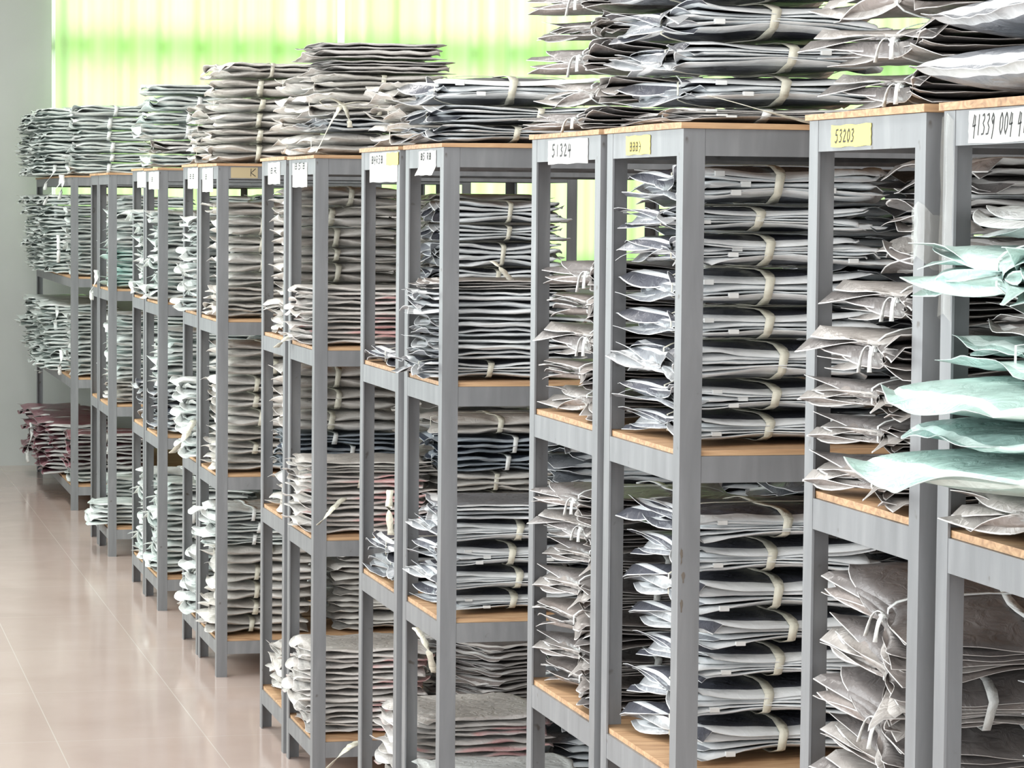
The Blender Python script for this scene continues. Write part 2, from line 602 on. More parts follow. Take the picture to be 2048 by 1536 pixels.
# ------------------------------------------------------------------ handwriting on labels
DG = {
    '0': [[(0.5, 1), (0.12, 0.75), (0.1, 0.25), (0.45, 0), (0.85, 0.3), (0.85, 0.75), (0.5, 1)]],
    '1': [[(0.5, 1), (0.42, 0)]],
    '2': [[(0.1, 0.8), (0.45, 1), (0.8, 0.75), (0.1, 0.02), (0.95, 0.08)]],
    '3': [[(0.1, 0.92), (0.6, 1), (0.75, 0.78), (0.35, 0.56), (0.8, 0.36), (0.6, 0.06), (0.02, 0.04)]],
    '4': [[(0.4, 1), (0.05, 0.42), (0.95, 0.5)], [(0.75, 0.95), (0.55, -0.15)]],
    '5': [[(0.9, 1), (0.25, 0.97), (0.15, 0.58), (0.65, 0.6), (0.8, 0.25), (0.35, -0.02), (0, 0.1)]],
    '9': [[(0.8, 0.8), (0.45, 1), (0.1, 0.75), (0.4, 0.52), (0.8, 0.8), (0.7, 0.3), (0.4, -0.2)]],
    'S': [[(0.9, 0.85), (0.5, 1), (0.1, 0.75), (0.85, 0.3), (0.5, 0), (0.05, 0.15)]],
    'T': [[(0, 1), (1, 1)], [(0.5, 1), (0.45, 0)]],
    'A': [[(0, 0), (0.5, 1), (0.95, 0)], [(0.2, 0.35), (0.8, 0.35)]],
    'R': [[(0.1, 0), (0.12, 1), (0.75, 0.9), (0.7, 0.55), (0.15, 0.5), (0.9, 0)]],
    'K': [[(0.1, 0), (0.1, 1)], [(0.85, 1), (0.12, 0.45), (0.9, 0)]],
    '#': [[(0.1, 1), (0.1, 0)], [(0.35, 0.9), (0.9, 0.9), (0.9, 0.1), (0.3, 0.1)], [(0.3, 0.5), (0.85, 0.55)], [(0.6, 1.05), (0.55, 0)]],
    '(': [[(0.2, 1.05), (0.7, 0.7), (0.7, 0.25), (0.25, -0.1)], [(0.2, 0.5), (0.9, 0.5)]],
}


def writing(txt, y, z, h, cw, sp, parent, x=-0.0012, th=0.0022, slant=0.1, frame=None, name='handwriting'):
    """ink strokes standing on the aisle face; the text runs from far (left) to near (right)"""
    vs, fs = [], []
    cur = 0
    for ch in txt:
        if ch == ' ':
            cur += sp*0.8
            continue
        for st in DG[ch]:
            pts = []
            for a, b in zip(st, st[1:]):
                for q in range(3):
                    t = q/3
                    pts.append((a[0]+(b[0]-a[0])*t, a[1]+(b[1]-a[1])*t))
            pts.append(st[-1])
            P2 = [(cur+px*cw+slant*py*h*0.5, py*h) for px, py in pts]
            b0 = len(vs)
            for i, (a, b) in enumerate(P2):
                pa, pb = P2[max(0, i-1)], P2[min(len(P2)-1, i+1)]
                dx_, dy_ = pb[0]-pa[0], pb[1]-pa[1]
                l = math.hypot(dx_, dy_) or 1
                nx, ny = -dy_/l*th/2, dx_/l*th/2
                for s in (-1, 1):
                    for dep in (0, 1):
                        q = (a+nx*s, b+ny*s)
                        if frame:
                            vs.append(frame(q[0], q[1], dep*0.0004))
                        else:
                            vs.append((x-dep*0.0004, y-q[0], z+q[1]))
            for i in range(len(P2)-1):
                a, b = b0+i*4, b0+i*4+4
                fs += [(a, a+2, b+2, b), (a+1, b+1, b+3, a+3), (a, b, b+1, a+1), (a+2, a+3, b+3, b+2)]
        cur += sp
    return obj(name, vs, fs, INK, parent, smooth=False)


def sheet(name, y0, y1, z0, z1, mt, parent, bend=None, label=None, x=-0.0003, seed=1):
    """small paper stuck on the aisle face of the top beam; bend: (z, dx) lower part folds out"""
    r = random.Random(seed)
    vs, fs = [], []
    NY, NZ = 8, 8
    for t in (0, 1):
        for i in range(NY+1):
            for j in range(NZ+1):
                yy = y0+(y1-y0)*i/NY
                zz = z0+(z1-z0)*j/NZ
                if i in (0, NY):
                    yy += 0.0012*sin(j*2.1+seed)
                if j in (0, NZ):
                    zz += 0.001*sin(i*1.7+seed)
                xx = x-0.0006*t-0.0004
                if bend and zz < bend[0]:
                    q = (bend[0]-zz)
                    xx -= bend[1]*q*0.5
                    yy -= bend[1]*q*0.35 if bend[1] > 0.8 else 0
                vs.append((xx, yy, zz))
    n1 = (NY+1)*(NZ+1)
    for i in range(NY):
        for j in range(NZ):
            a = i*(NZ+1)+j
            fs.append((a, a+NZ+1, a+NZ+2, a+1))
            fs.append((n1+a, n1+a+1, n1+a+NZ+2, n1+a+NZ+1))
    per = [i*(NZ+1) for i in range(NY+1)] + [NY*(NZ+1)+j for j in range(1, NZ+1)] + [i*(NZ+1)+NZ for i in range(NY-1, -1, -1)] + [j for j in range(NZ-1, 0, -1)]
    for a, b in zip(per, per[1:]+per[:1]):
        fs.append((b, a, n1+a, n1+b))
    o = obj(name, vs, fs, mt, parent, smooth=False)
    if label:
        o['label'] = label
    return o


#__REST__
def pt(u, v, y):
    """the point at depth y seen at image position (u, v)"""
    d = Fw*F + Rr*(u-1024) - Ur*(v-768)
    t = y/d.y
    return Vector((CX+d.x*t, y, CZ+d.z*t))


# ------------------------------------------------------------------ room
YB = 20.9


def struct(o):
    o['kind'] = 'structure'
    return o


def floor_mat():
    mm = mat('beige_floor_tiles', (0.42, 0.33, 0.29), 0.16)
    b = mm.node_tree.nodes['Principled BSDF']
    tc = nd(mm, 'ShaderNodeTexCoord')
    br = nd(mm, 'ShaderNodeTexBrick')
    br.offset = 0
    br.inputs['Scale'].default_value = 1.0
    br.inputs['Brick Width'].default_value = 0.515
    br.inputs['Row Height'].default_value = 1.03
    br.inputs['Mortar Size'].default_value = 0.0022
    br.inputs['Mortar Smooth'].default_value = 0.3
    mp = nd(mm, 'ShaderNodeMapping')
    mp.inputs['Location'].default_value = (0.213, 0.1, 0)
    lk(mm, tc.outputs['Object'], mp.inputs[0])
    lk(mm, mp.outputs[0], br.inputs['Vector'])
    n = noise(mm, 2.2, 5, 0.4)
    r = ramp(mm, n.outputs[0], [(0.3, (0.47, 0.37, 0.325)), (0.7, (0.53, 0.425, 0.38))])
    lk(mm, r.outputs[0], br.inputs['Color1'])
    r2 = ramp(mm, n.outputs[0], [(0.3, (0.485, 0.38, 0.335)), (0.7, (0.545, 0.44, 0.39))])
    lk(mm, r2.outputs[0], br.inputs['Color2'])
    br.inputs['Mortar'].default_value = (0.60, 0.53, 0.47, 1)
    lk(mm, br.outputs['Color'], b.inputs['Base Color'])
    n3 = noise(mm, 6, 3, 0.3)
    r3 = nd(mm, 'ShaderNodeMapRange')
    r3.inputs['To Min'].default_value = 0.07
    r3.inputs['To Max'].default_value = 0.17
    lk(mm, n3.outputs[0], r3.inputs[0])
    lk(mm, r3.outputs[0], b.inputs['Roughness'])
    bump(mm, n.outputs[0], 0.03, 0.02)
    return mm


def wall_mat(name, col):
    mm = mat(name, col, 0.75)
    n = noise(mm, 1.6, 5, 0.3)
    r = ramp(mm, n.outputs[0], [(0.3, mulc(col, 0.93)), (0.7, mulc(col, 1.05))])
    lk(mm, r.outputs[0], mm.node_tree.nodes['Principled BSDF'].inputs['Base Color'])
    return mm


FL, WL = floor_mat(), wall_mat('pale_plaster', (0.42, 0.435, 0.425))
XL, XR, CH = -3.2, 8.0, 4.0
struct(MB().box(XL-0.2, XR, -3, YB+0.2, -0.1, 0).build('floor', FL))
wx0 = pt(104, 100, YB).x
WZ0, WZ1, WX1 = 1.45, 3.85, 7.2
mb = MB()
mb.box(XL-0.2, wx0, YB, YB+0.2, 0, CH)
mb.box(wx0, WX1, YB, YB+0.2, 0, WZ0)
mb.box(wx0, WX1, YB, YB+0.2, WZ1, CH)
mb.box(WX1, XR, YB, YB+0.2, 0, CH)
struct(mb.build('wall_back', WL))
mb = MB()
mb.box(XL-0.2, XL, -3, YB, 0, 0.9)
mb.box(XL-0.2, XL, -3, YB, 3.1, CH)
for a, b in ((-3, 1.6), (4.6, 5.0), (8.0, 8.4), (11.0, 11.4), (16.6, YB)):
    mb.box(XL-0.2, XL, a, b, 0.9, 3.1)
struct(mb.build('wall_left', WL))
struct(MB().box(XL-0.2, XR, -3, YB+0.2, CH, CH+0.1).build('ceiling', wall_mat('white_ceiling', (0.7, 0.7, 0.68))))
FRM = mat('white_window_frame', (0.80, 0.82, 0.78), 0.4)
mb = MB()
mid = pt(680, 50, YB).x
xs = [mid+0.34, mid+2.1, mid+4.2, WX1-0.02]
for x in xs:
    mb.box(x-0.022, x+0.022, YB+0.02, YB+0.08, WZ0, WZ1)
for z in (WZ0+0.02, 2.93, WZ1-0.02):
    hw = 0.065 if z == 2.93 else 0.02
    mb.box(wx0, WX1, YB+0.02, YB+0.08, z-hw, z+hw)
win = struct(mb.build('window_1', FRM))
gl = mat('window_glass', (0.95, 0.98, 0.96), 0.05)
gl.node_tree.nodes['Principled BSDF'].inputs['Alpha'].default_value = 0.12
MB().box(wx0+0.03, WX1-0.03, YB+0.045, YB+0.05, WZ0+0.03, WZ1-0.03).build('window_pane', gl, win)


def curtain_mat():
    mm = mat('yellow_green_curtain', (0.55, 0.85, 0.18), 0.9)
    nt = mm.node_tree
    out = nt.nodes['Material Output']
    b = nt.nodes['Principled BSDF']
    tr = nd(mm, 'ShaderNodeBsdfTranslucent')
    n = noise(mm, 2.2, 3, 0.1, stretch=(6, 1, 0.02))
    r = ramp(mm, n.outputs[0], [(0.3, (0.56, 0.89, 0.33)), (0.62, (0.66, 0.94, 0.48))])
    lk(mm, r.outputs[0], tr.inputs[0])
    mx = nd(mm, 'ShaderNodeMixShader')
    mx.inputs[0].default_value = 0.85
    lk(mm, b.outputs[0], mx.inputs[1])
    lk(mm, tr.outputs[0], mx.inputs[2])
    lk(mm, mx.outputs[0], out.inputs[0])
    return mm


CM = curtain_mat()


def curtain(x0, x1, y, z0, z1, seed, label):
    r = random.Random(seed)
    vs, fs = [], []
    nx = int((x1-x0)/0.012)
    ph = [r.uniform(0, 6) for _ in range(4)]
    NZ = 10
    for i in range(nx+1):
        x = x0+(x1-x0)*i/nx
        for j in range(NZ+1):
            z = z0+(z1-z0)*j/NZ
            d = 0.022*sin(21*x+ph[0]+0.8*sin(3*x+ph[1]))+0.012*sin(47*x+ph[2])+0.006*sin(2.5*z+9*x+ph[3])
            vs.append((x, y+d, z))
    for i in range(nx):
        for j in range(NZ):
            a = i*(NZ+1)+j
            fs.append((a, a+NZ+1, a+NZ+2, a+1))
    o = obj('window_curtain', vs, fs, CM)
    tag(o, label, 'curtain', 'yellow green curtains on the far window')
    return o


c1 = pt(676, 50, YB-0.12).x
c2 = pt(689, 50, YB-0.12).x
curtain(pt(110, 50, YB-0.12).x, c1, YB-0.12, 1.42, 3.8, 3, 'sheer yellow-green curtain on the far window, left of the white gap')
curtain(c2, 7.1, YB-0.12, 1.42, 3.8, 5, 'sheer yellow-green curtain on the far window, right of the white gap')
GAPWHITE = curtain_mat()  # for two strips added to shine white like daylight past the curtains
GAPWHITE.name = 'gap_daylight_white'
for n_ in GAPWHITE.node_tree.nodes:
    if n_.type == 'VALTORGB':
        n_.color_ramp.elements[0].color = (0.85, 0.95, 0.85, 1)
        n_.color_ramp.elements[1].color = (0.85, 0.95, 0.85, 1)
for ua, ub, lab in ((103, 113, 'narrow strip added as bright daylight at the left edge of the far window'), (672, 692, 'narrow strip added as bright daylight in the gap between green curtains')):
    xa, xb = pt(ua, 50, YB-0.05).x, pt(ub, 50, YB-0.05).x
    vs = [(xa+(xb-xa)*i/8, YB-0.05+0.004*sin(i*1.7), z) for i in range(9) for z in (1.42, 3.8)]
    o = obj('added_gap_strip', vs, [(2*i, 2*i+2, 2*i+3, 2*i+1) for i in range(8)], GAPWHITE)
    tag(o, lab, 'curtain')
TUBE = mat('lamp_body_white', (0.8, 0.8, 0.8), 0.4)
rod = MB().box(wx0, 7.15, YB-0.13, YB-0.11, 3.81, 3.83).build('curtain_rail', FRM)
tag(rod, 'white rail carrying the yellow-green curtains above the far window', 'curtain rail')

# ------------------------------------------------------------------ racks with their labels
for a in RK:
    rack(*a)
zc = H-0.050


def note(key, t0, t1, za, zb, mt, label, text=None, th=0.0022, ty=None, tz=None, h=0.022, cw=0.012, sp=0.016, bend=None, slant=0.1, seed=1):
    """t0,t1: distance behind the near edge of the rack; on the aisle face of the top beam"""
    k, y0, y1, dx, dz = RD[key]
    rt = RACKOBJ[key]
    o = sheet('paper_label', t0-y0, t1-y0, za+dz, zb+dz, mt, rt, bend, label, seed=seed)
    cur = 0
    for wd in (text or '').split(' '):
        if wd:
            writing(wd, ty-y0-cur, tz+dz, h, cw, sp, o, x=-0.0014, th=th, slant=slant)
        cur += (len(wd)+0.8)*sp
    return o


def yat(u, x=0.0):
    """depth at which the plane x is seen in image column u (near the horizon)"""
    a = YAW+math.atan((u-1024)/F)
    return (x-CX)/math.tan(a)


# 41339 004 413..
note('n1', yat(1931), 3.50, zc+0.002, H-0.003, NOTE_W, 'white paper label', '41339 004 413', th=0.0026, ty=yat(1938), tz=zc+0.013, h=0.029, cw=0.0120, sp=0.0165, slant=0.3, seed=1)
note('f1', yat(1657), yat(1736), zc+0.006, H-0.010, NOTE_Y, 'yellow note reading 53203', '53203', ty=yat(1665), tz=zc+0.013, h=0.020, cw=0.0135, sp=0.018, th=0.0029, slant=0.3, seed=2)
note('n2', yat(1244), yat(1292), zc+0.006, H-0.004-0.003, NOTE_Y, 'small yellow note', '###(', ty=yat(1252), tz=zc+0.012, h=0.019, cw=0.015, sp=0.021, th=0.0022, seed=3)
note('f2', yat(1091), yat(1170), zc-0.006, H-0.004, NOTE_W, 'white label reading 51324', '51324', ty=yat(1099), tz=zc+0.010, h=0.026, cw=0.025, sp=0.034, th=0.0046, seed=4)
note('n3', yat(832), yat(866), zc-0.020, H-0.006, NOTE_W, 'drooping white label', '#5 R#', ty=yat(836), tz=zc+0.020, h=0.018, cw=0.020, sp=0.028, th=0.004, bend=(zc+0.005, 1.2), seed=5)
note('f3', yat(737), yat(792), zc-0.036, H-0.004, NOTE_W, 'white taped label', '#4R5#', ty=yat(741), tz=zc+0.016, h=0.022, cw=0.024, sp=0.034, th=0.004, seed=6)
k_ = RD['f3']
sheet('yellow_label', yat(771)-k_[1], yat(795)-k_[1], zc+0.014, H-0.002, NOTE_Y, RACKOBJ['f3'], None, 'yellow label', x=-0.0022, seed=7)
note('n4', yat(583), yat(612), zc-0.040, H-0.012, NOTE_W, 'white label', '#5#', ty=yat(587), tz=zc+0.018, h=0.02, cw=0.05, sp=0.075, th=0.004, seed=8)
note('f4', yat(534), yat(558), zc-0.030, H-0.006, NOTE_W, 'white label', '#R', ty=yat(538), tz=zc+0.006, h=0.02, cw=0.06, sp=0.09, th=0.004, seed=9)
note('n6', yat(296), yat(316), zc-0.035, H-0.006, NOTE_W, 'white label', '#', ty=yat(301), tz=zc, h=0.02, cw=0.06, sp=0.09, th=0.004, seed=10)
note('f6', yat(273), yat(290), zc-0.030, H-0.006, NOTE_W, 'white label', None, seed=11)
note('n5', yat(403), yat(424), zc-0.050, H-0.006, NOTE_W, 'white label', '#', ty=yat(408), tz=zc, h=0.02, cw=0.06, sp=0.09, th=0.004, seed=12)
note('f5', yat(374), yat(394), zc-0.040, H-0.006, NOTE_W, 'white label', '##', ty=yat(377), tz=zc, h=0.02, cw=0.06, sp=0.09, th=0.004, seed=13)
# kraft tape on the camera face of the top beam of the ninth rack
k_ = RD['n5']
o = MB().box(0.05, 0.155, -0.0012, -0.0002, H-0.05, H-0.008).build('kraft_tape', NOTE_K, RACKOBJ['n5'])
o['label'] = 'brown tape with a dark mark'
writing('K', 0, 0, 0.03, 0.03, 0.03, o, th=0.003, frame=lambda a, b, d: (0.125+a*0.8, -0.0013-d, H-0.043+b))
# clear packing film wrapped round two posts
FILMW = mat('packing_film', (0.55, 0.54, 0.50), 0.12)
FILMW.node_tree.nodes['Principled BSDF'].inputs['Alpha'].default_value = 0.12
for key, za, zb, yy in (('f1', 1.78, 1.86, 0), ('n1', 1.70, 1.985, 1)):
    k_ = RD[key]
    D = k_[2]-k_[1]
    y0 = 0 if yy == 0 else D
    sg = 1 if yy == 0 else -1
    r = random.Random(7)
    path = [(-0.002, y0+sg*0.044), (-0.003, y0+sg*0.02), (-0.003, y0-sg*0.002), (0.012, y0-sg*0.003), (0.045, y0-sg*0.003)]
    vs, fs = [], []
    for t in (0, 1):
        for i, (x, y) in enumerate(path):
            for j in range(9):
                z = za+(zb-za)*j/8+0.012*sin(i*1.3)
                e = 0.0007*t+0.0012*sin(j*1.9+i)
                vs.append((x-(e if i < 3 else 0), y-(sg*e if i > 2 else 0), z))
    n1 = 45
    for i in range(4):
        for j in range(8):
            a = i*9+j
            fs += [(a, a+9, a+10, a+1), (n1+a, n1+a+1, n1+a+10, n1+a+9)]
    o = obj('packing_film', vs, fs, FILMW, RACKOBJ[key])
    o['label'] = 'crumpled clear film wrapped round the post'
# rust patches on the front corner post of the third rack
for za, zb, xa in ((1.19, 1.225, 0.002), (1.155, 1.18, 0.006), (1.10, 1.13, 0.003)):
    vs, fs = [], []
    r = random.Random(int(za*100))
    n = 14
    for t in (0, 1):
        for i in range(n):
            a = 2*pi*i/n
            q = 0.5+0.5*r.random()
            vs.append((xa+0.004+0.003*q*cos(a)*(1+0.5*sin(3*a)), -0.0003-0.0004*t, (za+zb)/2+(zb-za)/2*q*sin(a)))
    for t in (0, 1):
        fs.append(tuple(range(t*n, t*n+n)) if t == 0 else tuple(range(2*n-1, n-1, -1)))
    for i in range(n):
        fs.append((i, (i+1) % n, n+(i+1) % n, n+i))
    obj('rust_patch', vs, fs, mat('brown_rust', (0.13, 0.11, 0.09), 0.8), RACKOBJ['n2'], smooth=False)['label'] = 'brown rust stain'

# ------------------------------------------------------------------ bundles
PROTO = {}


def protos(style, kind):
    key = (style, kind)
    if key in PROTO:
        return PROTO[key]
    ls = []
    s0 = abs(sum(ord(c)*(i+3) for i, c in enumerate(style+kind))) % 9999
    if kind == 'near':
        cnt, kw = 7, dict(zips=True, n=4, pw=16, fill=0.74, taper=0.22, topshade=True, crumple=0.0045, tw=0.019, px=0.66, py=0.62, ext=0.09, gw=0.62, rim=0.82, rimu=0.93, tri=True, lip=0.004, wvar=0.55, jit=0.014, rot=0.055)
    elif kind == 'fan':
        cnt, kw = 5, dict(crumple=0.0035, ext=0.12, jit=0.010, splay=0.004, px=0.80, gw=0.62, v0=0.05, tail=True, lift=0.25, n=5, rim=0.955, rimu=0.965, tri=True, wvar=0.4, wav=0.5, fill=0.5)
    elif kind == 'std':
        cnt, kw = 4, dict(crumple=0.005, n=4, fill=0.85, pw=10)
    elif kind == 'puff':
        cnt, kw = 4, dict(crumple=0.004, n=2, px=0.6, py=0.6, ext=0.05, gw=0.28, pw=3.2, fill=1.0, rim=0.99, rimu=0.97, tw=0.02)
    elif kind == 'flat':
        cnt, kw = 3, dict(crumple=0.006, n=4, pw=4, fill=1.0, px=0.12, py=0.10, tie_x=False, tie_y=False, ext=0.08, jit=0.022, rot=0.09, rim=0.84)
    elif kind == 'loose':
        cnt, kw = 3, dict(crumple=0.007, n=3, pw=4, fill=1.0, px=0.5, py=0.4, rimu=0.88, ext=0.10, jit=0.02, rot=0.08, gw=0.3)
    elif kind == 'far':
        cnt, kw = 3, dict(crumple=0.006, n=3, pw=4, fill=1.0, px=0.55, py=0.6, ext=0.09, gw=0.4, merged=True, hi=False, tw=0.02)
    elif kind == 'farflat':
        cnt, kw = 2, dict(crumple=0.007, n=3, pw=4, fill=1.0, px=0.2, py=0.2, ext=0.1, jit=0.02, rot=0.08, merged=True, hi=False, tie_y=False)
    for i in range(cnt):
        if kind in ('near', 'fan'):
            kw['n'] = (3, 4, 5, 4, 3, 5, 4)[i] + (2 if kind == 'fan' else 1)
            if kind == 'fan':
                kw['tail'] = i in (1, 3)
        o = bundle(style, s0+i*17, **kw)
        o['_used'] = 0
        ls.append(o)
    PROTO[key] = ls
    return ls


LV = ['bottom shelf', 'middle shelf', 'upper shelf', 'top board']
ORD = ['lowest', 'second up', 'third up', 'fourth up', 'fifth up', 'sixth up', 'seventh up', 'eighth up', 'ninth up', 'tenth up']
R0 = random.Random(42)
NB = [0]
SIZES = {'grey': 'tied'}


def place(style, kind, i, x, y, z, pitch, label, group, tilt=0.0, rz=0.0, sx=1.0, sy=1.0, flip=None, ry=0.0):
    ps = protos(style, kind)
    p = ps[i % len(ps)]
    if not p['_used']:
        o = p
        p['_used'] = 1
    else:
        o = copy_tree(p)
    T = p['T']
    sz = pitch/T
    fl = (R0.random() < 0.4 and kind not in ('near', 'fan')) if flip is None else flip
    if fl:
        # upside down
        o.rotation_euler = (pi+tilt, 0, rz)
        o.location = (x+0.0, y, z+pitch)
    else:
        o.rotation_euler = (tilt, ry, rz)
        o.location = (x, y, z)
    o.scale = (sx, sy, sz)
    tag(o, label, 'bundle', group)
    NB[0] += 1
    return o


STV, STF, STM = [], [], []
STMATS = [STY['grey'][0][0], STY['grey'][1], STY['warm'][0][0], STY['warm'][1], STY['cream'][0][0], STY['cream'][1], STY['pale'][0][1], STY['pale'][1],
          STY['plum'][0][0], STY['plum'][1], TAPE]
STI = {'grey': 0, 'warm': 2, 'cream': 4, 'pale': 6, 'plum': 8}
SPR = []


def stuff_stack(key, lv, style, n, x0, T=0.068, y=None, sx=1.0, jx=0.02, dz0=0.0):
    if not SPR:
        for q in range(4):
            rnd = random.Random(100+q)
            P = dict(tri=False, lip=0, taper=0.1, wts=[0.3, 0.4, 0.3], n=3, T=0.066, lx=0.40, ly=0.40, ext=0.08, ext2=0.05, jit=0.012, rot=0.05, crumple=0.005, splay=0.004, v0=0.05*q-0.08, u0=0.1-0.08*q, gw=0.36,
                     px=0.55, py=0.6, lift=0.3, pw=4, fill=1.0, rim=0.86, rimu=0.94, flap=False, wav=1, fan=0, clamp=True)
            V, Fs, Ms = [], [], []
            for k in range(3):
                a, b, c = bag_geo(rnd, P, k, 9, 8)
                Fs += [tuple(i+len(V) for i in f) for f in b]
                V += a
                Ms += [min(1, i) for i in c]
            SPR.append((V, Fs, Ms))
    _, ya, yb, dx, dz = RD[key]
    z = LEV[lv]+dz*lv/3+BT+0.0015+dz0
    yc = (ya+yb)/2 if y is None else y
    sy = min(1.15, ((yb-ya)-0.11)/0.42)
    for q in range(n):
        V, Fs, Ms = SPR[RS.randrange(4)]
        a = RS.uniform(-0.06, 0.06)
        xx, yy = x0+(0.065 if x0 > 0.3 else 0.035)+0.2*sx+RS.uniform(-jx, jx), yc+RS.uniform(-0.01, 0.01)
        b = len(STV)
        ca, sa = cos(a), sin(a)
        STV.extend([(xx+(vx*ca-vy*sa)*sx, yy+(vx*sa+vy*ca)*sy, z+vz*T/0.066) for vx, vy, vz in V])
        STF.extend([tuple(i+b for i in f) for f in Fs])
        k = STI[style]
        STM.extend([k+i for i in Ms])
        z += T+0.0004


RS = random.Random(77)


def stack(key, lv, spec, x0=0.0, z0=None, col='', ybias=0.0, tilt=0.0, jx=0.012, sy=1.0, sx=1.0, rzs=0.05, y=None, xs=None, rz0=0.0):
    """spec: list of (style, kind, count, thickness)"""
    _, ya, yb, dx, dz = RD[key]
    z = (LEV[lv]+dz*lv/3+BT+0.0015) if z0 is None else z0
    yc = (ya+yb)/2+ybias if y is None else y
    flat = [(s, k, t) for s, k, n, t in spec for _ in range(n)]
    if z0 is None and x0 < 0.2:
        x0 += 0.028
    N = len(flat)
    if N > 2:
        f_ = [R0.uniform(0.78, 1.25) for _ in flat]
        tot = sum(a[2] for a in flat)/sum(a[2]*b for a, b in zip(flat, f_))
        flat = [(a[0], a[1], a[2]*b*tot) for a, b in zip(flat, f_)]
    where = RLAB[key][1]
    for q, (s, k, t) in enumerate(flat):
        if N == 1:
            od = 'lying alone'
        elif q == N-1:
            od = 'topmost'
        else:
            od = ORD[q]
        lvl = LV[lv]
        lab = '%s, %s, %s%s, %s' % (LOOKS[s], od, lvl, (' '+col if col else ''), where)
        if len(lab.split()) <= 11:
            lab = '%s, %s, %s%s, %s' % (LOOK[s], od, lvl, (' '+col if col else ''), where)
        rr = R0
        xx = x0+0.2*sx+rr.uniform(-jx, jx)+(xs[q] if xs else 0)
        pit = t/cos(tilt) if tilt else t
        wide = (yb-ya)-0.118 if lv < 3 else (yb-ya)
        syy = sy*min(1.15, wide/0.42)
        if tilt:
            syy *= cos(tilt)*0.9
        place(s, k, rr.randrange(8), xx, yc+rr.uniform(-0.005, 0.005), z + (0.5*0.40*syy*abs(sin(tilt)) if tilt else 0), t, lab,
              'bundles on the %s, %s' % (lvl, where), tilt=tilt, rz=rz0+rr.uniform(-rzs, rzs)*0.6 if lv < 3 else rz0+rr.uniform(-rzs, rzs)*1.6, sx=sx, sy=syy)
        z += pit+0.001
    return z


# pair 1 (nearest): front rack n1, rear rack f1
stack('n1', 2, [('warm', 'fan', 1, 0.072)], x0=-0.035)
stuff_stack('n1', 2, 'grey', 8, 0.40)
stack('n1', 1, [('warm', 'flat', 3, 0.06), ('grey', 'flat', 3, 0.07), ('warm', 'flat', 1, 0.07)], x0=0.10, jx=0.008)
stack('f1', 3, [('warm', 'fan', 5, 0.068)], x0=0.0, jx=0.02)
stack('f1', 2, [('warm', 'fan', 5, 0.070), ('warm', 'std', 3, 0.060)], x0=-0.02, xs=[-0.015, 0, -0.02, 0.0, 0.02, 0.10, 0.11, 0.12])
stack('f1', 1, [('warm', 'fan', 6, 0.066)], x0=-0.015, tilt=0.30, sy=1.0, ybias=0.0)
# pair 2
stack('n2', 3, [('warm', 'near', 1, 0.035), ('grey', 'near', 4, 0.068)], x0=0.0, jx=0.02, sx=1.05)
stack('n2', 2, [('grey', 'near', 8, 0.066)], x0=0.0)
stack('n2', 1, [('grey', 'near', 7, 0.068)], x0=0.03)
stuff_stack('n2', 2, 'grey', 8, 0.46, T=0.066)
stuff_stack('n2', 1, 'grey', 7, 0.48)
stack('n2', 0, [('grey', 'flat', 5, 0.06)], x0=0.06)
stack('f2', 3, [('warm', 'fan', 5, 0.062)], x0=-0.02, jx=0.02)
stack('f2', 2, [('warm', 'fan', 5, 0.067)], x0=-0.01, jx=0.02)
stack('f2', 1, [('warm', 'fan', 7, 0.064)], x0=-0.01, jx=0.02)
stack('f2', 0, [('warm', 'flat', 4, 0.06)], x0=0.04)
stuff_stack('f2', 1, 'grey', 7, 0.43)
# pair 3
stack('n3', 3, [('grey', 'std', 2, 0.045), ('grey', 'near', 1, 0.085)], x0=-0.03, sx=1.15)
stack('n3', 2, [('grey', 'std', 1, 0.05), ('grey', 'flat', 3, 0.058), ('warm', 'flat', 1, 0.03)], x0=-0.035, jx=0.02)
stack('n3', 1, [('grey', 'near', 4, 0.060), ('grey', 'flat', 1, 0.04)], x0=0.0)
stack('n3', 0, [('pink', 'flat', 1, 0.055), ('warm', 'flat', 2, 0.05), ('pale', 'flat', 1, 0.06)], x0=0.0)
stack('f3', 3, [('cream', 'loose', 3, 0.058)], x0=-0.02, jx=0.02)
stack('f3', 2, [('grey', 'loose', 1, 0.05)], x0=-0.02)
stack('f3', 1, [('grey', 'loose', 2, 0.06)], x0=-0.01)
stack('f3', 0, [('pink', 'flat', 4, 0.07)], x0=0.03)
# pair 4
stack('n4', 3, [('cream', 'puff', 1, 0.068), ('grey', 'loose', 1, 0.045), ('cream', 'loose', 2, 0.07), ('warm', 'flat', 2, 0.05)], x0=0.0, jx=0.02, sx=1.0)
stack('n4', 2, [('pink', 'flat', 3, 0.062)], x0=-0.03, jx=0.02)
stack('n4', 2, [('grey', 'std', 7, 0.066)], x0=0.43, col='inner pile')
stack('n4', 1, [('pink', 'flat', 2, 0.06), ('pink', 'loose', 1, 0.06), ('cream', 'flat', 1, 0.05)], x0=-0.02, jx=0.02)
stack('n4', 1, [('cream', 'loose', 3, 0.065), ('navy', 'loose', 2, 0.05), ('cream', 'puff', 1, 0.075)], x0=0.43, col='inner pile')
stack('n4', 0, [('pink', 'flat', 4, 0.068)], x0=-0.02, jx=0.025)
stack('f4', 3, [('cream', 'puff', 4, 0.068)], x0=0.0)
stack('f4', 2, [('cream', 'std', 2, 0.06), ('cream', 'puff', 6, 0.064)], x0=0.0)
stack('f4', 1, [('cream', 'puff', 2, 0.07), ('navy', 'loose', 3, 0.05), ('cream', 'puff', 3, 0.07)], x0=0.0)
stack('f4', 0, [('cream', 'loose', 3, 0.06)], x0=0.0)
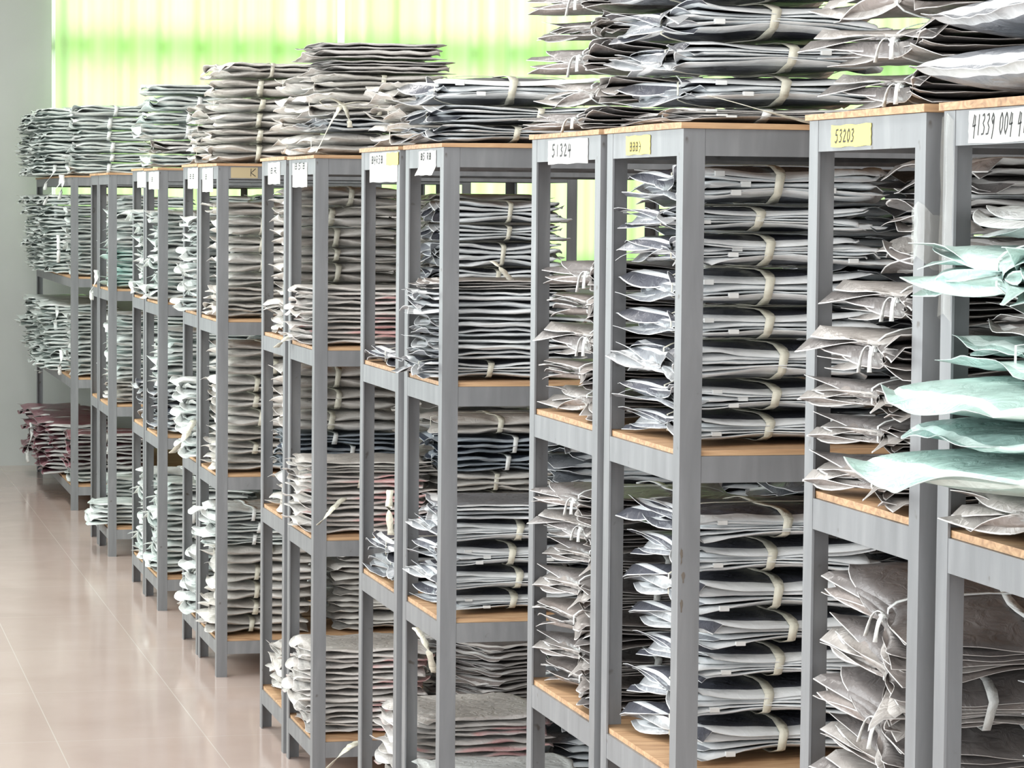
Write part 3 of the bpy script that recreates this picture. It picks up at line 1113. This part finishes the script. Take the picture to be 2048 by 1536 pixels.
# pair 5
stack('n5', 3, [('cream', 'puff', 5, 0.067), ('cream', 'loose', 1, 0.055)], x0=-0.02, sx=1.05)
stack('n5', 2, [('cream', 'loose', 2, 0.07), ('cream', 'puff', 5, 0.062)], x0=0.0, jx=0.02)
stack('n5', 1, [('cream', 'puff', 8, 0.063)], x0=0.0, jx=0.02)
stack('n5', 0, [('cream', 'puff', 5, 0.066), ('pale', 'loose', 3, 0.055)], x0=-0.02, jx=0.025)
stuff_stack('n5', 1, 'cream', 7, 0.43)
stuff_stack('n5', 0, 'cream', 7, 0.43)
stack('f5', 3, [('cream', 'loose', 4, 0.06)], x0=0.0)
stack('f5', 2, [('pale', 'loose', 6, 0.065)], x0=-0.03, jx=0.03)
stack('f5', 1, [('pale', 'loose', 5, 0.065)], x0=-0.03, jx=0.03)
stack('f5', 0, [('pale', 'loose', 4, 0.065)], x0=-0.02, jx=0.02)
# pair 6
stack('n6', 3, [('pale', 'far', 1, 0.06), ('warm', 'far', 1, 0.06), ('pale', 'far', 3, 0.068), ('pale', 'farflat', 1, 0.05)], x0=-0.06, jx=0.03, sx=1.05)
stack('n6', 2, [('pale', 'far', 6, 0.068)], x0=-0.03, jx=0.03)
stack('n6', 1, [('grey', 'far', 3, 0.068), ('pale', 'far', 4, 0.068)], x0=0.0, jx=0.02)
stack('n6', 0, [('pale', 'far', 6, 0.07)], x0=-0.02, jx=0.03)
stack('f6', 2, [('pale', 'far', 6, 0.068)], x0=-0.04, jx=0.03)
stack('f6', 1, [('grey', 'far', 4, 0.068)], x0=0.0, jx=0.02)
stack('f6', 0, [('pale', 'far', 6, 0.07)], x0=-0.02, jx=0.03)
# pair 7
stack('n7', 2, [('mint', 'far', 3, 0.068), ('pale', 'far', 4, 0.068)], x0=0.0)
stack('n7', 1, [('cream', 'far', 2, 0.065), ('pale', 'far', 5, 0.068)], x0=0.0)
stack('n7', 0, [('pale', 'farflat', 2, 0.06)], x0=-0.10, jx=0.02)
stuff_stack('f7', 2, 'pale', 6, 0.02)
stuff_stack('f7', 1, 'pale', 6, 0.02)
stuff_stack('f7', 0, 'pale', 3, 0.02)
# farthest rack: stacks side by side along its long side
for q, yy in enumerate((18.15, 18.72, 19.36, 20.0)):
    if q == 0:
        stack('n8', 3, [('pale', 'far', 6, 0.070)], x0=0.0, y=yy, sy=1.0, sx=1.2, jx=0.02)
        stack('n8', 2, [('pale', 'far', 7, 0.070)], x0=0.0, y=yy, jx=0.02, sx=1.15)
        stack('n8', 1, [('pale', 'far', 5, 0.075)], x0=0.0, y=yy, jx=0.02, sx=1.15)
        stack('n8', 0, [('pale', 'farflat', 1, 0.07), ('plum', 'far', 2, 0.08), ('plum', 'far', 1, 0.07)], x0=0.0, y=yy, jx=0.02, sx=1.15)
    else:
        for r2 in range(2):
            y2 = yy-0.02+0.26*r2
            xo = -0.11
            stuff_stack('n8', 3, 'pale', 6, xo-0.03, T=0.07, y=y2, jx=0.04)
            stuff_stack('n8', 2, 'pale', 7, xo, T=0.07, y=y2, jx=0.04)
            stuff_stack('n8', 1, 'pale', 6, xo, T=0.07, y=y2, jx=0.04)
            stuff_stack('n8', 0, 'plum', 4, xo, T=0.08, y=y2, jx=0.04)
# bundles deeper in, added to block the green window showing through the gaps
stuff_stack('f2', 2, 'grey', 5, 0.48)
stuff_stack('f2', 2, 'grey', 3, 0.20, dz0=0.345, sx=1.2, T=0.064, jx=0.005)
stuff_stack('n3', 2, 'grey', 7, 0.98)
stuff_stack('f3', 2, 'grey', 7, 0.98)
for key, sty in (('n2', 'grey'), ('f2', 'grey'), ('n3', 'grey'), ('f3', 'grey')):
    for lv in (0, 1):
        for x0 in (0.46, 0.90):
            if (key, lv, x0) not in (('n2', 1, 0.46), ('f2', 1, 0.46)) and not (key == 'n3' and lv == 1 and x0 < 0.5):
                stuff_stack(key, lv, sty, 7 if lv else 8, x0, T=0.068)
for key in ('n4', 'f4', 'n5', 'f5', 'n6', 'f6', 'n7'):
    for lv in (0, 1, 2):
        for x0 in (0.46, 0.90):
            if key == 'n4' and (x0 < 0.5 or lv == 2):
                continue
            if key == 'n5' and lv < 2 and x0 < 0.5:
                continue
            if key == 'f4' and lv == 2 and x0 > 0.5:
                continue
            stuff_stack(key, lv, 'cream' if key in ('f4', 'n5') else 'pale' if key != 'f5' else 'grey', 7, x0, T=0.070)


# ------------------------------------------------------------------ the big mint bags hanging over the nearest shelf
def pillow(style, tipu, tipv, ty, z, lx, ly, t, seed, label, rz=0.0, rx=0.0, ry=0.0, ci=0, kind=1, ext=0.1, cr=0.004, n=1, px=0.0, name='garment_bag'):
    rnd = random.Random(seed)
    P = dict(tri=False, lip=0, taper=0.0, wts=[1.0], n=1, T=t, lx=lx, ly=ly, ext=ext, ext2=0.02, jit=0, rot=0, crumple=cr, splay=0.004, v0=0, u0=0, gw=0.4, px=0.0, py=0.0,
             lift=0.25, pw=2.6, fill=0.98, rim=0.95, rimu=0.965, flap=False, wav=1, fan=0, clamp=False)
    cont, rim, flap, tape = STY[style]
    V, Fc, M = bag_geo(rnd, P, 0, 34, 30)
    o = obj(name, V, Fc, [cont[ci], rim, flap], None, M)
    o.location = (tipu, ty, z)
    o.rotation_euler = (rx, ry, rz)
    tag(o, label, 'bag')
    return o


Y1 = 3.735
zb = LEV[2]+BT+0.002
zz = zb+0.075
g1 = pillow('mint', 0.075, Y1, Y1, zz-0.002, 0.42, 0.42, 0.055, 5, 'puffy mint green bag overhanging the nearest rack, just above the grey bags', rz=0.12, ci=0, ext=0.16)
g2 = pillow('mint', 0.10, Y1, Y1, zz+0.056, 0.40, 0.42, 0.036, 8, 'folded mint green bag squeezed between two puffy mint bags, nearest rack', rz=-0.10, ci=1, ext=0.10)
g3 = pillow('mint', 0.09, Y1, Y1, zz+0.095, 0.42, 0.42, 0.056, 11, 'puffy mint green bag with black letters on it, nearest rack', rz=0.08, ci=0, ext=0.12)
stack('n1', 2, [('mint', 'loose', 1, 0.05)], x0=0.0, z0=zz+0.155, col='above lettered bag')
stack('n1', 2, [('warm', 'loose', 1, 0.045)], x0=0.02, z0=zz+0.206, col='mid pile')
stack('n1', 2, [('mint', 'fan', 1, 0.085)], x0=-0.05, z0=zz+0.252, col='sticking far out')
stack('n1', 2, [('pale', 'loose', 1, 0.05)], x0=0.02, z0=zz+0.338, col='upper pile')
for q in range(3):
    lab = ['puffy blue-grey clear bag directly on the top board, nearest rack', 'puffy blue-grey clear bag, middle of three on top board, nearest rack',
           'puffy blue-grey clear bag, uppermost of three on top board, nearest rack'][q]
    o = pillow('grey', 0.16+0.02*q, 0, 3.70+0.01*q, H+BT+0.004+q*0.074, 0.46, 0.5, 0.072, 31+q*5, lab, rz=0.1-0.12*q, ci=0, ext=0.06, cr=0.004)
    o['group'] = 'puffy clear bags on the nearest rack'
# lettering on the mint bag
writing('STARK', 0, 0, 0.030, 0.018, 0.024, g3, th=0.003, slant=0.2, name='printed_lettering',
        frame=lambda a, b, d: (-0.09+b*1.2, -0.02-a*1.1, 0.0585+d-0.35*abs(0.02+a*1.1)**2*0.6-0.3*(0.09-b*1.2)**2))


# ------------------------------------------------------------------ loose tape ends and bows
def strip(pts, width, mt, label, name='loose_tape', wdir=None):
    # smooth a coarse polyline
    P = [Vector(p) for p in pts]
    out = []
    for i in range(len(P)-1):
        p0, p1, p2, p3 = P[max(0, i-1)], P[i], P[i+1], P[min(len(P)-1, i+2)]
        for q in range(6):
            t = q/6
            out.append(0.5*((2*p1)+(p2-p0)*t+(2*p0-5*p1+4*p2-p3)*t*t+(3*p1-p0-3*p2+p3)*t**3))
    out.append(P[-1])
    o = ribbon(name, [tuple(p) for p in out], width, None, mt, None, wdir=wdir)
    tag(o, label, 'tape')
    return o


def W(u, v, y):
    return tuple(pt(u, v, y))


strip([W(1412, 190, 5.24), W(1470, 205, 5.22), W(1540, 225, 5.20), W(1600, 240, 5.22), W(1640, 250, 5.27)], 0.020, TAPE,
      'wide cream tape end trailing over the bundles above the yellow-noted third rack')
strip([W(632, 305, 9.22), W(645, 280, 9.22), W(662, 245, 9.22), W(676, 222, 9.23), W(684, 205, 9.26)], 0.016, TAPE, 'cream tape end of the bow, hanging before the stack on seventh rack')
strip([W(700, 255, 9.23), W(698, 240, 9.22), W(692, 220, 9.23), W(684, 205, 9.26)], 0.016, TAPE, 'short cream tape end right of the bow on seventh rack stack')
strip([W(684, 208, 9.2), W(660, 196, 9.12), W(640, 202, 9.12), W(655, 214, 9.12), W(684, 210, 9.18), W(715, 204, 9.12), W(755, 208, 9.12), W(735, 216, 9.12), W(690, 212, 9.17)], 0.014, TAPE,
      'cream tape bow tied on the front of the stack, seventh rack', 'tape_bow')
strip([W(635, 1050, 9.15), W(650, 1035, 9.14), W(668, 1015, 9.16), W(688, 996, 9.24)], 0.022, TAPE, 'cream tape end poking out in front of the seventh rack corner post')
strip([W(344, 906, 11.95), W(358, 890, 11.9), W(372, 870, 11.92), W(388, 840, 12.1)], 0.03, TAPE, 'cream tape end poking into the aisle from the tenth rack')
strip([W(552, 695, 9.75), W(566, 682, 9.72), W(585, 668, 9.8)], 0.02, TAPE, 'thin tape end poking out beside the far post of the seventh rack')
strip([W(830, 1255, 7.5), W(845, 1275, 7.46), W(858, 1305, 7.44), W(868, 1345, 7.5)], 0.018, TAPE, 'pale strap hanging diagonally under the middle shelf of fifth rack')
strip([W(655, 1536, 8.9), W(680, 1510, 8.88), W(705, 1490, 8.9), W(722, 1482, 9.0)], 0.03, TAPE, 'wide cream tape curling beside the bottom of the sixth rack')
strip([W(780, 980, 7.8), W(778, 1020, 7.78), W(782, 1070, 7.8)], 0.018, TAPE, 'narrow cream tape hanging between the fifth and sixth racks')
strip([W(985, 522, 7.32), W(1000, 535, 7.3), W(1015, 552, 7.33), W(1022, 560, 7.36)], 0.018, TAPE, 'cream tape end on the upper shelf bundles behind the fifth rack')
R1 = random.Random(9)
far = []
for q, (u, v, y, l, du) in enumerate([(128, 350, 18.2, 60, -40), (140, 350, 18.1, 50, -22), (112, 400, 18.6, 45, 8), (100, 430, 18.9, 60, -12), (120, 470, 18.4, 55, 14), (90, 480, 19.4, 60, -10),
                                      (118, 610, 18.5, 50, -6), (100, 640, 19.0, 60, 6), (128, 700, 18.2, 50, -8), (85, 640, 19.5, 50, -6), (70, 740, 19.8, 6, 50), (62, 845, 19.8, 80, -6), (110, 330, 18.5, 50, -20), (192, 540, 15.9, 60, -8)]):
    words = ['from top board', 'from top board', 'at the upper shelf', 'at the upper shelf', 'at the upper shelf', 'at the upper shelf', 'at the middle shelf', 'at the middle shelf',
             'at the middle shelf', 'at the middle shelf', 'at the middle shelf', 'at the bottom shelf', 'from top board', 'by the thirteenth rack'][q]
    pts = [W(u, v, y), W(u+du*0.3+3, v+l*0.3, y-0.03), W(u+du*0.7-3, v+l*0.7, y-0.03), W(u+du, v+l, y)]
    pts = [(p[0]-0.0 if q == 13 else min(p[0], -0.02), p[1], p[2]) for p in pts]
    o = strip(pts, 0.022, STRING, 'white tie string end hanging %s, %s' % (words, 'side of the farthest rack' if q < 13 else 'far corner post'), 'loose_string')
    o['group'] = 'loose string ends ' + words
so = obj('stacked_bag_bundles', STV, STF, STMATS, None, STM)
so['kind'] = 'stuff'
tag(so, 'remaining bag bundles stacked deep inside the racks and along the far rack', 'bundles')
# leaning pile of thin bags on the bottom shelf behind the fifth rack
stack('n4', 0, [('warm', 'flat', 5, 0.055)], x0=0.47, col='leaning inner pile', tilt=0.0, rz0=0.45)
for ls in PROTO.values():
    for o in list(ls):
        if not o['_used']:
            for ch in list(kids(o)):
                for g in list(kids(ch)):
                    bpy.data.objects.remove(g)
                bpy.data.objects.remove(ch)
            bpy.data.objects.remove(o)
            ls.remove(o)
for o in bpy.data.objects:
    for k in ('T', '_used'):
        if k in o:
            del o[k]
print('bundles', NB[0], 'objects', len(bpy.data.objects))
